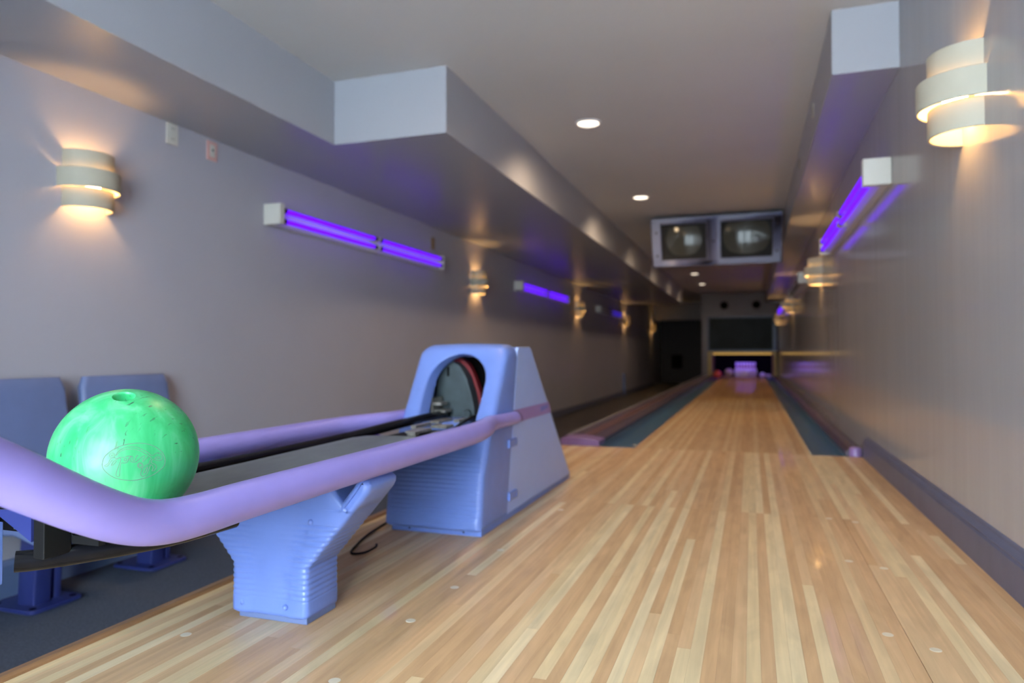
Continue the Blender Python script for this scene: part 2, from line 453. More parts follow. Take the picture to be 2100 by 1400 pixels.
obj('edge_strip', box(-1.206, -1.18, YF + 0.18, YE - 0.02, 0.03, 0.0495), m_capg, cp)
obj('centre_strip', prism([(-1.095, 0.0502), (-1.03, 0.0445), (-1.03, 0.047), (-1.095, 0.0525)], 'y', YF + 0.18, YE - 0.02), pmat('capping_red_strip', (0.13, 0.065, 0.07), 0.3), cp)
cr_ = thing('lane_capping', (0.565, YF, ZF), 'narrow rounded purple capping strip squeezed against the right wall', 'capping')
obj('body', prism([(0.526, ZF), (XW - 0.002, ZF), (XW - 0.002, 0.03), (0.61, 0.046), (0.58, 0.05), (0.545, 0.044), (0.526, 0.02)], 'y', YF + 0.03, YE - 0.02), m_capm, cr_)
obj('end_cap', lathe([(0, -0.0), (0.033, 0.0), (0.033, 0.046), (0.028, 0.053), (0, 0.055)], (0.575, YF + 0.02, 0), 20), m_cap, cr_, smooth=True)
for x, y in ((-0.9, YF + 0.14), (-0.735, YF + 0.14), (0.335, YF + 0.06)):  # pale domes: the glint of the screws is put into the colour
    tag(obj('screw_cap', lathe([(0, 0.010), (0.006, 0.009), (0.010, 0.005), (0.011, 0.0)], (x, y, -0.004 if x > -0.8 else -0.045), 12), m_cream, smooth='full'),
        'tiny screw cap with its glint coloured pale ' + {-0.9: 'in the bed of the left gutter', -0.735: 'at the lane edge of the left gutter', 0.335: 'at the lane edge of the right gutter'}[x], 'screw')

# baseboards
struct('baseboard_right', prism([(XW, 0.0), (0.608, 0.0), (0.608, 0.088), (0.612, 0.094), (0.610, 0.100), (0.616, 0.106), (0.624, 0.112), (0.626, 0.120), (XW, 0.124)], 'y', YB + 0.01, 4.50), m_base)
struct('baseboard_left', prism([(XL, ZF), (XL + 0.022, ZF), (XL + 0.022, ZF + 0.125), (XL + 0.014, ZF + 0.14), (XL, ZF + 0.145)], 'y', YB + 0.01, 5.0), m_baseL)
struct('baseboard_sunken', prism([(XL, ZF), (XL + 0.02, ZF), (XL + 0.02, ZF + 0.09), (XL, ZF + 0.1)], 'y', 5.0, 21.8), m_base)

# far end: pin deck housing, header, dark passage
struct('wall_end_header', box(-1.2, XW, YE, YE + 0.1, 1.55, ZC), m_end)
struct('wall_end_pier', box(-1.2, -1.06, YE, YE + 0.1, ZF, 1.55), m_end)
struct('wall_end_passage_side', box(-1.2, -1.1, YE + 0.1, YB2, ZF, ZC), m_dark)
struct('wall_end_passage_header', box(XL, -1.2, 21.8, 21.9, 1.62, ZC), m_end)
struct('wall_end_passage', box(XL, XW, YB2 - 0.1, YB2, ZF, ZC), m_dark)
struct('wall_pit', box(-1.1, XW, 20.3, 20.36, ZF, ZC), m_black)
tag(obj('access_panel', box(-2.46, -2.13, YB2 - 0.13, YB2 - 0.1, 0.12, 0.56), m_black), 'square black panel on the dark wall at the end of the passage', 'panel')
for i, (x, l) in enumerate(((-0.642, 'round black ceiling speaker in the end header, left of the pair'), (0.133, 'round black ceiling speaker in the end header, right of the pair'))):
    t = thing('wall_speaker', (x, YE, 1.835), l, 'speaker', 'speakers in the end header')
    obj('grille', lathe([(0, 0.012), (0.075, 0.012), (0.085, 0.004), (0.085, 0.0)], (x, YE, 1.835), 24, Vector((0, -1, 0))), m_black, t, smooth=True)
    obj('rim', lathe([(0.085, 0.0), (0.085, 0.014), (0.1, 0.014), (0.1, 0.0)], (x, YE, 1.835), 24, Vector((0, -1, 0))), m_blkm, t, smooth=True)
mk = thing('masking_unit', (-0.24, YE, 0.66), 'large dark glossy masking panel above the pins at the far end', 'masking panel')
obj('panel', box(-1.02, 0.52, YE + 0.0, YE + 0.05, 0.70, 1.51), m_mask, mk, bevel=0.006)
mf = bmesh.new()
box(-1.058, -1.02, YE - 0.02, YE + 0.05, 0.66, 1.548, mf); box(0.52, 0.60, YE - 0.02, YE + 0.05, 0.66, 1.548, mf)
box(-1.02, 0.52, YE - 0.02, YE + 0.05, 1.51, 1.548, mf); box(-1.02, 0.52, YE - 0.02, YE + 0.05, 0.66, 0.70, mf)
obj('frame', mf, pmat('masking_frame_navy', (0.02, 0.03, 0.07), 0.4), mk)
def kick(x0, x1, label):
    t = thing('kickback_plate', ((x0 + x1) / 2, YE, -0.05), label, 'side plate')
    obj('plate', box(x0, x1, YE + 0.0, 20.3, ZF, 0.66), m_yel, t)
    obj('edge_trim', box(x0 - 0.004, x1 + 0.004, YE - 0.012, YE, 0.0, 0.66), m_yel, t)
kick(-1.05, -0.955, 'side plate left of the pin deck, warm lamplight put into its yellow colour')
kick(0.53, 0.60, 'side plate right of the pin deck, warm lamplight put into its yellow colour')
# pin deck lamp under the masking panel
t = thing('pin_deck_lamp', (-0.2, YE + 0.06, 0.6), 'long warm lamp hidden under the masking panel above the pins', 'lamp')
obj('tube', tube([(-0.93, YE + 0.12, 0.60), (0.5, YE + 0.12, 0.60)], 0.016, 10), emat('pin_deck_lamp_glow', (1.0, 0.62, 0.16), 0.5), t, smooth=True)
obj('reflector', prism([(YE + 0.09, 0.655), (YE + 0.16, 0.655), (YE + 0.16, 0.58), (YE + 0.152, 0.58), (YE + 0.152, 0.645), (YE + 0.09, 0.645)], 'x', -0.95, 0.52), m_yel, t)
t = thing('pin_deck_uv_lamp', (-0.2, YE + 0.2, 0.62), 'violet lamp shining on the bowling pins', 'lamp')
obj('tube', tube([(-0.55, YE + 0.20, 0.625), (0.2, YE + 0.20, 0.625)], 0.013, 10), emat('pin_uv_glow', (0.19, 0.08, 1.0), 55.0), t, smooth=True)
obj('reflector', prism([(YE + 0.17, 0.655), (YE + 0.23, 0.655), (YE + 0.23, 0.648), (YE + 0.17, 0.648)], 'x', -0.6, 0.25), m_black, t)

# ================================================================ PINS AND FAR BALLS
PINP = [(0, 0.0), (0.027, 0.0), (0.030, 0.01), (0.044, 0.06), (0.0605, 0.115), (0.058, 0.15), (0.045, 0.20), (0.030, 0.235), (0.0235, 0.255),
        (0.024, 0.28), (0.029, 0.31), (0.0325, 0.34), (0.029, 0.365), (0.017, 0.378), (0, 0.381)]
prof = spline(PINP, 3)
def make_pin(label):
    t = thing('bowling_pin', (0, 0, 0), label, 'bowling pin', 'standing bowling pins')
    obj('body', lathe(prof, (0, 0, 0), 20), m_pinw, t, smooth='full')
    for z, r in ((0.243, 0.0278), (0.272, 0.0242)):
        obj('neck_stripe', lathe([(r, z), (r + 0.0006, z + 0.003), (r + 0.0006 - (0.001 if z < 0.26 else -0.0012), z + 0.012), (r - 0.001, z + 0.014)], (0, 0, 0), 20), m_pinr, t, smooth='full')
    return t
def dup(root):
    r = root.copy(); COL.objects.link(r)
    for ch in root.children:
        c = ch.copy(); COL.objects.link(c); c.parent = r
        for g in ch.children:
            d = g.copy(); COL.objects.link(d); d.parent = c
    return r
pn = [(0, 0, 'foremost bowling pin at the point of the standing rack')]
names = {1: ['left pin of the second row behind the foremost pin', 'right pin of the second row behind the foremost pin'],
         2: ['left pin of the third row of the rack', 'middle pin of the third row of the rack', 'right pin of the third row of the rack'],
         3: ['leftmost pin of the back row of the rack', 'second pin from the left in the back row', 'third pin from the left in the back row', 'rightmost pin of the back row of the rack']}
for r in (1, 2, 3):
    for k in range(r + 1): pn.append((k - r / 2, r, names[r][k]))
pin0 = None
for (dx, r, l) in pn:
    p = make_pin(l) if pin0 is None else dup(pin0)
    pin0 = pin0 or p
    p['label'] = l if 'pin' in l else l
    p.location = (-0.14 + dx * 0.148, 19.0 + r * 0.128, 0.0)
def far_ball(x, y, r, z, mat, label):
    t = thing('bowling_ball', (x, y, z - r), label, 'bowling ball')
    n = 16
    obj('shell', lathe([(r * math.sin(k * PI / n), -r * math.cos(k * PI / n)) for k in range(n + 1)], (x, y, z), 24), mat, t, smooth='full')
    for a in (-0.5, 0.0, 0.5):
        d = Vector((a * 0.35, -0.55, 0.8 + 0.12 * abs(a))).normalized()
        obj('finger_hole', lathe([(0, r + 0.0008), (0.012, r + 0.0002), (0.012, r - 0.004)], (x, y, z), 10, d), m_blkm, t)
far_ball(-0.83, 18.95, 0.1085, 0.0625, pmat('ball_red', (0.75, 0.10, 0.04), 0.25), 'red bowling ball in the left gutter beside the pins')
far_ball(-0.55, 19.1, 0.1085, 0.1085, pmat('ball_cream', (0.42, 0.37, 0.25), 0.3), 'cream bowling ball on the deck just left of the pins')
for i, (x, y, rz, l) in enumerate(((0.225, 19.12, 0.35, 'fallen bowling pin lying right beside the standing rack'), (0.432, 19.5, 0.03, 'fallen bowling pin lying in the right gutter'))):
    p = dup(pin0); p['label'] = l; p['group'] = 'fallen bowling pins'; del p['group']
    p.location = (x, y, 0.0605 if x < 0.3 else 0.013); p.rotation_euler = (PI / 2, 0, rz)

# ================================================================ LAMPS
def half_ring(a, b, n=20):
    return [(-math.cos(k * PI / n) * a, math.sin(k * PI / n) * b) for k in range(n + 1)]      # (along the wall, out from the wall)
def sconce(side, cy, label):
    """side -1: on the left wall, +1: on the right wall"""
    xw = XW if side > 0 else XL
    t = thing('wall_sconce', (xw, cy, 1.25), label, 'sconce', 'cream ceramic wall sconces')
    def band(a, b, z0, z1, name):
        th = 0.007
        o = half_ring(a, b); i = half_ring(a - th, b - th)
        mk = lambda p, z: (xw - side * p[1], cy + p[0], z)
        c = 0.0025
        oc = half_ring(a - c, b - c); ic = half_ring(a - th + c, b - th + c)
        rings = [[mk(p, z) for p in q] for q, z in ((o, z0 + c), (o, z1 - c), (oc, z1), (ic, z1), (i, z1 - c), (i, z0 + c), (ic, z0), (oc, z0), (o, z0 + c))]
        return obj(name, loft(rings, closed=False), m_cream, t, smooth=True)
    band(0.113, 0.118, 1.413, 1.500, 'upper_band')
    band(0.138, 0.148, 1.332, 1.418, 'middle_band')
    band(0.113, 0.118, 1.250, 1.337, 'lower_band')
    obj('bulb', lathe([(0, -0.045), (0.016, -0.042), (0.026, -0.028), (0.029, -0.01), (0.026, 0.01), (0.017, 0.03), (0.013, 0.05), (0, 0.052)], (xw - side * 0.050, cy, 1.370), 16), m_bulb, t, smooth='full')
    obj('lamp_holder', prism([(cy - 0.02, 1.35), (cy + 0.02, 1.35), (cy + 0.02, 1.38), (cy - 0.02, 1.38)], 'x', xw, xw - side * 0.016), m_cream, t)
order = ['nearest', 'second nearest', 'third', 'fourth', 'farthest']
for k in range(5):
    sconce(-1, 2.36 + 4.72 * k, 'cream three-band wall sconce on the left wall, %s along the row' % (order[k] + (' to the camera' if k == 0 else '')))
for k in range(4):
    sconce(1, 2.415 + 4.78 * k, 'cream three-band wall sconce on the right wall, %s along the row' % ({3: 'farthest'}.get(k, order[k]) + (' to the camera' if k == 0 else '')))

def downlight(y, label):
    t = thing('ceiling_downlight', (-1.03, y, ZC - 0.012), label, 'downlight', 'recessed ceiling downlights')
    obj('trim_ring', lathe([(0.072, -0.001), (0.074, -0.009), (0.086, -0.007), (0.09, 0.0), (0.072, 0.0)], (-1.03, y, ZC), 32), m_whitefix, t, smooth=True)
    sp = bpy.data.lights.new('downlight_beam', 'SPOT'); sp.energy = SPOT_W * (0.5 if y < 3 else 1.0 if y < 8 else 0.42); sp.color = (1.0, 0.72, 0.44); sp.spot_size = math.radians(162); sp.spot_blend = 0.8; sp.shadow_soft_size = 0.05
    so = bpy.data.objects.new('downlight_beam', sp); COL.objects.link(so); so.parent = t; so.location = (0, 0, -0.012); so.rotation_euler = (math.radians(15), 0, 0)
    obj('diffuser', lathe([(0, -0.006), (0.06, -0.005), (0.073, -0.001)], (-1.03, y, ZC), 32), m_down, t, smooth='full')
for y, l in ((2.26, 'ceiling downlight over the ball rack, above the picture edge'), (4.638, 'bright round ceiling downlight nearest the camera'), (7.02, 'bright round ceiling downlight just in front of the monitor housing'),
             (9.4, 'ceiling downlight hidden just behind the monitor housing'), (11.75, 'ceiling downlight midway behind the monitor housing'),
             (14.11, 'small bright ceiling downlight under the monitors, upper of the two'), (16.26, 'small bright ceiling downlight under the monitors, lower and farthest of the two')):
    downlight(y, l)

def uv_fixture(side, y0, tubes, label):
    """wall batten with two parallel violet tubes, in two lengths; tubes = (material near, material far)"""
    xw = XW if side > 0 else XL
    X = lambda d: xw - side * d
    y1 = y0 + 2.46
    t = thing('violet_tube_light', (xw, y0, 1.40), label, 'tube light', 'violet tube lights on the walls')
    obj('end_box', box(min(X(0), X(0.122)), max(X(0), X(0.122)), y0, y0 + 0.045, 1.400, 1.528), m_white, t, bevel=0.003)
    obj('backing', prism([(X(0), 1.405), (X(0.035), 1.405), (X(0.055), 1.44), (X(0.055), 1.488), (X(0.035), 1.523), (X(0), 1.523)], 'y', y0 + 0.045, y1), m_whitefix, t)
    obj('far_end_plate', box(min(X(0), X(0.10)), max(X(0), X(0.10)), y1, y1 + 0.012, 1.400, 1.528), m_white, t, bevel=0.003)
    ym = (y0 + 0.045 + y1) / 2
    for z in (1.432, 1.496):
        for j, (a, b) in enumerate(((y0 + 0.10, ym - 0.055), (ym + 0.055, y1 - 0.05))):
            tb = obj('tube', tube([(X(0.083), a, z), (X(0.083), b, z)], 0.0145, 14), tubes[j], t, smooth=True)
            for e in (a, b):
                s = 1 if e == a else -1
                obj('tube_cap', lathe([(0.0, -0.042), (0.0155, -0.042), (0.0155, 0.006), (0.0, 0.006)], (X(0.083), e, z), 14, Vector((0, s, 0))), m_blkm, tb, smooth=True)
        obj('lamp_holder', box(min(X(0.04), X(0.10)), max(X(0.04), X(0.10)), ym - 0.012, ym + 0.012, z - 0.016, z + 0.016), m_whitefix, t)
uv_fixture(-1, 3.58, (m_uv, m_uv), 'long lit violet tube light on the left wall between the two nearest sconces')
uv_fixture(-1, 8.4, (m_uv, m_uv), 'smaller looking lit violet tube light on the left wall beyond the second sconce')
uv_fixture(-1, 13.3, (m_uvoff, m_uvdim), 'half dead violet tube light far along the left wall')
uv_fixture(1, 3.685, (m_uv, m_uv), 'lit violet tube light on the right wall behind the nearest sconce')
uv_fixture(1, 8.6, (m_uvoff, m_uvoff), 'dark unlit tube light on the right wall behind the second sconce')
uv_fixture(1, 13.4, (m_uv, m_uv), 'tiny lit violet tube light far along the right wall')

# ================================================================ WALL PLATES
def plate(y, z, w, h, mat, label, kind):
    t = thing('outlet_plate', (XL, y, z), label, 'outlet')
    obj('cover', box(XL, XL + 0.007, y - w / 2, y + w / 2, z - h / 2, z + h / 2), mat, t, bevel=0.002)
    if kind == 2:
        for dz in (-0.027, 0.027):
            s = obj('socket', box(XL + 0.007, XL + 0.010, y - 0.017, y + 0.017, z + dz - 0.014, z + dz + 0.014), m_white, t, bevel=0.002)
            for dy in (-0.007, 0.007): obj('slot', box(XL + 0.0098, XL + 0.0105, y + dy - 0.0012, y + dy + 0.0012, z + dz - 0.004, z + dz + 0.006), m_blkm, s)
    elif kind == 1:
        s = obj('socket', box(XL + 0.007, XL + 0.010, y - 0.018, y + 0.018, z - 0.034, z + 0.034), m_white, t, bevel=0.004)
        obj('hole', lathe([(0, 0.001), (0.007, 0.001), (0.007, -0.001)], (XL + 0.010, y, z + 0.004), 12, Vector((1, 0, 0))), m_blkm, s)
    else:
        obj('screw', lathe([(0, 0.002), (0.003, 0.0015), (0.004, 0)], (XL + 0.007, y, z), 10, Vector((1, 0, 0))), m_brownp, t)
plate(2.855, 1.742, 0.075, 0.112, m_white, 'white double outlet plate high on the left wall under the soffit', 2)
plate(3.138, 1.731, 0.075, 0.106, m_pink, 'pink outlet plate high on the left wall beside the white one', 1)
plate(6.0, 1.642, 0.07, 0.115, m_brownp, 'small brown plate on the left wall above the end of the violet tubes', 0)
for y, l in ((4.459, 'small dark vent plate on the right soffit, nearer one'), (5.687, 'small dark vent plate on the right soffit, farther one')):
    t = thing('vent_plate', (0.357, y, 2.0), l, 'vent')
    obj('cover', box(0.352, 0.357, y - 0.03, y + 0.03, 1.995, 2.065), m_cream, t, bevel=0.001)
    obj('slot', box(0.3512, 0.3522, y - 0.02, y + 0.02, 2.005, 2.055), m_brownp, t)
tag(obj('wall_post', box(XL, XL + 0.05, 16.31, 16.41, ZF, 0.15), m_baseL, bevel=0.004), 'short blue post against the far left wall', 'post')

# ================================================================ MONITORS
def monitors():
    y0, zt, zb = 8.0, 2.125, 1.585
    t = thing('monitor_housing', (-0.37, y0, zb), 'blue grey double monitor housing hung from the ceiling above the lane', 'monitor')
    lean = 0.075
    yy = lambda z: y0 + lean * (zt - z) / (zt - zb)
    xc, hw_t, hw_b = -0.367, 0.698, 0.682
    hw = lambda z: hw_b + (hw_t - hw_b) * (z - zb) / (zt - zb)
    # front frame with two openings: cells of a grid
    zs = [zb, zb + 0.075, zt - 0.070, zt]
    us = [-1.0, -0.848, -0.135, 0.088, 0.865, 1.0]
    bm = bmesh.new()
    th = 0.05
    for i in range(5):
        for j in range(3):
            if j == 1 and i in (1, 3): continue
            v = []
            for d in (0, th):
                for (u, z) in ((us[i], zs[j]), (us[i + 1], zs[j]), (us[i + 1], zs[j + 1]), (us[i], zs[j + 1])):
                    v.append(bm.verts.new((xc + u * hw(z), yy(z) + d, z)))
            for f in ((0, 1, 2, 3), (7, 6, 5, 4), (0, 4, 5, 1), (1, 5, 6, 2), (2, 6, 7, 3), (3, 7, 4, 0)): bm.faces.new([v[k] for k in f])
    bmesh.ops.remove_doubles(bm, verts=bm.verts, dist=1e-5)
    seen = {}
    for f in list(bm.faces):
        seen.setdefault(tuple(sorted(v.index for v in f.verts)), []).append(f)
    bm.verts.index_update()
    seen = {}
    for f in list(bm.faces): seen.setdefault(tuple(sorted(v.index for v in f.verts)), []).append(f)
    bmesh.ops.delete(bm, geom=[f for fs in seen.values() if len(fs) > 1 for f in fs], context='FACES_ONLY')
    fr = obj('frame', bm, m_tvf, t, bevel=0.008)
    for k, (a, b) in enumerate(((us[1], us[2]), (us[3], us[4]))):
        z0, z1 = zs[1], zs[2]
        xa, xb = xc + a * hw((z0 + z1) / 2), xc + b * hw((z0 + z1) / 2)
        g = 0.045 if k == 0 else 0.012
        n = 10; rings = []
        for r in range(n + 1):
            z = z0 + (z1 - z0) * r / n; row = []
            for c in range(n + 1):
                x = xa + g + (xb - xa - 2 * g) * c / n
                zz = z0 + g * 0.6 + (z1 - z0 - 1.2 * g) * r / n
                bul = 0.03 * (1 - ((c / n - .5) * 2) ** 2 * 0.6 - ((r / n - .5) * 2) ** 2 * 0.4)
                row.append((x, yy(zz) + 0.062 - bul, zz))
            rings.append(row)
        sc_ = obj('screen', loft(rings, closed=False), m_glass, t, smooth='full', label='dark reflecting screen, ' + ('left' if k == 0 else 'right'))
        sm = bmesh.new()
        prism([(xa, z0), (xb, z0), (xb, z0 + g * .6), (xa, z0 + g * .6)], 'y', y0 + 0.085, y0 + 0.095, sm)
        obj('screen_surround', box(xa - 0.005, xb + 0.005, y0 + 0.10, y0 + 0.11, z0 - 0.005, z1 + 0.005), m_blkm, sc_)
        sm.free()
    for (u, z) in ((-0.92, zs[1] + 0.05), (-0.92, zs[2] - 0.09), (0.93, zs[1] + 0.05), (0.93, zs[2] - 0.06), (-0.025, (zb + zt) / 2 - 0.01)):
        obj('screw', lathe([(0, 0.006), (0.010, 0.005), (0.013, 0.0)], (xc + u * hw(z), yy(z), z), 12, Vector((0, -1, 0))), m_blkm, t, smooth=True)
    obj('case', prism([(y0 + 0.055, zt + 0.012), (y0 + 0.55, zt + 0.012), (y0 + 0.55, zt - 0.30), (y0 + 0.115, zb + 0.012)], 'x', xc - 0.672, xc + 0.690), m_blkm, t)
    for x in (-0.8, 0.06): obj('hanger', box(x - 0.02, x + 0.02, y0 + 0.25, y0 + 0.29, zt + 0.012, ZC), m_blkm, t)
monitors()

# ================================================================ BALL RETURN HOOD
def hood():
    xc, hw = -1.02, 0.178
    t = thing('ball_return_hood', (xc, 2.7, 0), 'blue ball return hood with arched opening and pale side panel with mauve stripe', 'ball return')
    obj('plinth', box(xc - hw + 0.02, xc + hw - 0.004, 2.172, 3.36, 0.0, 0.03), m_blue, t, bevel=0.002)
    # --- lower front: ribbed tub, open at the back
    def yfront(z):
        pts = [(0.0, 2.150), (0.05, 2.153), (0.2, 2.178), (0.28, 2.218), (0.36, 2.262)]
        for (a, b), (c, d) in zip(pts, pts[1:]):
            if z <= c: return b + (d - b) * (z - a) / (c - a)
        return pts[-1][1]
    def yseam(z): return 2.41 + 0.13 * z / 0.63
    rings = []
    r = 0.022
    zs = [0.018, 0.020, 0.026] + [0.03 + k * 0.0030 for k in range(1, 78)] + [0.30, 0.33, 0.352, 0.360, 0.363]
    for z in zs:
        inset = 0.0
        if z < 0.026: inset = 0.008 * (0.026 - z) / 0.008
        if z > 0.352: inset = 0.010 * ((z - 0.352) / 0.011) ** 2
        rib = 0.0
        if 0.055 < z < 0.258:
            rib = 0.0030 * (abs(((z - 0.055) / 0.0145) % 1 - 0.5) * 2) ** 1.5
        y0 = yfront(z) + inset; yb = yseam(z)
        ring = []
        x0, x1 = xc - hw + inset, xc + hw - inset
        ring.append((x0, yb, z)); ring.append((x0, (y0 + yb) / 2, z))
        for k in range(7):
            a = PI + k * PI / 2 / 6
            ring.append((x0 + r + r * math.cos(a), y0 + r + r * math.sin(a) + rib * k / 6, z))
        n = 14
        for k in range(1, n):
            u = k / n
            e = min(1, min(u, 1 - u) * 8)
            ring.append((x0 + r + (x1 - x0 - 2 * r) * u, y0 + rib * 1.0 + 0.007 * math.sin(PI * u) ** 2 * (1 if 0.03 < z < 0.33 else 0), z))
        for k in range(7):
            a = 1.5 * PI + k * PI / 2 / 6
            ring.append((x1 - r + r * math.cos(a), y0 + r + r * math.sin(a) + rib * (1 - k / 6), z))
        ring.append((x1, (y0 + yb) / 2, z)); ring.append((x1, yb, z))
        rings.append(ring)
    bm = loft(rings, closed=True, caps=True)
    obj('lower_front', bm, m_blue, t, smooth=True, angle=50)
    # --- upper front: inverted U bezel around the opening
    def ybz(z): return 2.272 + max(0, z - 0.375) * 0.66
    n = 44
    zb, zt = 0.372, 0.640
    outer, inner = [], []
    ro = 0.048
    po = [(-hw, zb), (-hw, 0.45), (-hw, 0.52)] + [(-hw + ro - ro * math.cos(a), zt - ro + ro * math.sin(a)) for a in [k * PI / 2 / 8 for k in range(9)]]
    top = [(-hw + ro + (2 * (hw - ro)) * k / 12, zt + 0.004 * math.sin(PI * k / 12)) for k in range(1, 12)]
    outl = po + top + [(-x, z) for x, z in reversed(po)]
    # inner arch with the same number of points
    ri, cz = 0.113, 0.498
    m = len(outl); kk = len(po)
    side = 3
    inn = [(-0.108, zb), (-0.112, 0.43), (-0.113, 0.47)]
    arc = m - 6
    for k in range(arc):
        a = PI - PI * (k / (arc - 1))
        inn.append((ri * math.cos(a), cz + 0.104 * math.sin(a)))
    inn += [(-x, z) for x, z in reversed(inn[:3])]
    def inset_pts(loop, d, cx=0.0, czz=0.47):
        out = []
        for i, (x, z) in enumerate(loop):
            a = loop[max(i - 1, 0)]; b = loop[min(i + 1, len(loop) - 1)]
            tx, tz = b[0] - a[0], b[1] - a[1]; L = math.hypot(tx, tz) or 1
            out.append((x + d * tz / L, z - d * tx / L))
        return out
    def ring3(loop, dy): return [(xc + x, ybz(z) + dy, z) for x, z in loop]
    def ringY(loop): return [(xc + x, yseam(z), z) for x, z in loop]
    rings = [ringY(outl), ring3(outl, 0.030), ring3(inset_pts(outl, 0.003), 0.014), ring3(inset_pts(outl, 0.010), 0.004), ring3(inset_pts(outl, 0.020), 0.0),
             ring3(inset_pts(inn, -0.010), 0.0), ring3(inset_pts(inn, -0.003), 0.004), ring3(inn, 0.012), ring3(inset_pts(inn, 0.006), 0.07)]
    obj('front_bezel', loft(rings, closed=False), m_blue, t, smooth=True, angle=55)
    # --- side panels, top / rear cover
    prof = [(2.414, 0.020), (2.546, 0.618), (2.560, 0.630), (2.700, 0.632), (2.722, 0.622), (3.345, 0.030), (3.345, 0.020)]
    for s in (1, -1):
        x = xc + s * hw
        sp = obj('side_panel', prism(prof, 'x', x - s * 0.016, x), m_blue2, t, bevel=0.005, label='pale lavender blue side panel')
        if s > 0:
            st = obj('stripe', prism([(2.478, 0.345), (2.490, 0.394), (2.972, 0.394), (3.012, 0.345)], 'x', x, x + 0.0012), m_stripe, sp, label='mauve stripe')
            lg = bmesh.new()
            for k in range(4):
                prism([(2.845 + k * 0.028, 0.362 + 0.002 * k), (2.867 + k * 0.028, 0.362 + 0.002 * k), (2.872 + k * 0.028, 0.382), (2.852 + k * 0.028, 0.385)], 'x', x + 0.0012, x + 0.0018, lg)
            obj('mark', lg, m_logo, sp)
            for z in (0.275, 0.083):
                lt = obj('latch', box(x - 0.004, x + 0.009, 2.425, 2.515, z - 0.015, z + 0.015), m_blue, t, bevel=0.003)
                obj('pin', lathe([(0, 0.003), (0.004, 0.002), (0.005, 0)], (x + 0.009, 2.498, z), 10, Vector((1, 0, 0))), m_blue, lt)
    cov = [(2.545, 0.630), (2.70, 0.626), (2.718, 0.616), (3.338, 0.026), (3.32, 0.026), (2.71, 0.602), (2.70, 0.610), (2.545, 0.614)]
    obj('top_cover', prism(cov, 'x', xc - hw + 0.015, xc + hw - 0.015), m_blue2, t)
    for x, z in ((-0.872, 0.318), (-1.16, 0.318)):
        obj('screw', lathe([(0, 0.002), (0.004, 0.002), (0.005, 0)], (x, yfront(z), z), 10, Vector((0, -1, 0.4))), m_blkm, t)
    for x in (-1.11, -0.91):
        obj('screw', lathe([(0, 0.002), (0.003, 0.002), (0.004, 0)], (x, 2.172, 0.012), 10, Vector((0, -1, 0))), m_blkm, t)
    # --- inside
    ib = bmesh.new()
    box(xc - hw + 0.017, xc - hw + 0.022, 2.56, 2.72, 0.365, 0.60, ib); box(xc + hw - 0.022, xc + hw - 0.017, 2.56, 2.72, 0.365, 0.60, ib)
    box(xc - hw + 0.02, xc + hw - 0.02, 2.72, 2.73, 0.33, 0.60, ib); box(xc - hw + 0.03, xc + hw - 0.03, 2.40, 2.72, 0.352, 0.358, ib)
    obj('dark_interior_box', ib, m_black, t)  # black box: shade inside the hood put into its colour
    gp = [(-1.165, 0.352), (-1.165, 0.555), (-1.158, 0.570), (-1.09, 0.574), (-1.062, 0.556), (-1.036, 0.515), (-1.016, 0.455), (-1.004, 0.40), (-1.0, 0.352)]
    gc = obj('lift_cover', prism(gp, 'y', 2.50, 2.56), m_mech, t, bevel=0.006, label='worn grey-green lift cover')
    obj('slot', prism(rrect(-1.116, -1.106, 0.518, 0.556, 0.004, 3), 'y', 2.498, 2.5005), m_black, gc)
    obj('hub', lathe([(0, 0.012), (0.014, 0.012), (0.018, 0.006), (0.018, 0)], (-1.03, 2.50, 0.375), 16, Vector((0, -1, 0))), m_mech, gc, smooth=True)
    path = [(-1.19, 0.575), (-1.15, 0.594), (-1.10, 0.592), (-1.06, 0.568), (-1.03, 0.52), (-1.008, 0.46), (-0.992, 0.40), (-0.985, 0.355)]
    path = spline(path, 4)
    w = 0.034
    A = [(x, z) for x, z in path]
    B = inset_pts(path, 0.036)
    rb = [[(a[0], 2.565, a[1]) for a in A], [(a[0], 2.60, a[1]) for a in A], [(b[0], 2.60, b[1]) for b in B], [(b[0], 2.565, b[1]) for b in B], [(a[0], 2.565, a[1]) for a in A]]
    obj('drive_belt', loft(rb, closed=False), m_red, t, smooth=True, label='dark red lift belt')
    kn = bmesh.new()
    box(-1.185, -1.125, 2.50, 2.545, 0.574, 0.584, kn); box(-1.17, -1.14, 2.495, 2.535, 0.584, 0.600, kn)
    obj('belt_guide', kn, m_red, t, bevel=0.004)
    br = bmesh.new()
    box(-1.135, -1.095, 2.40, 2.46, 0.412, 0.424, br); box(-1.14, -1.13, 2.40, 2.49, 0.365, 0.44, br); box(-1.13, -1.085, 2.41, 2.48, 0.385, 0.395, br)
    obj('guide_bracket', br, m_mech2, t, bevel=0.002)
    b2 = bmesh.new(); box(-0.93, -0.905, 2.44, 2.50, 0.362, 0.40, b2); box(-0.935, -0.915, 2.46, 2.52, 0.38, 0.415, b2)
    obj('guide_bracket', b2, m_mech2, t, bevel=0.002)
hood()

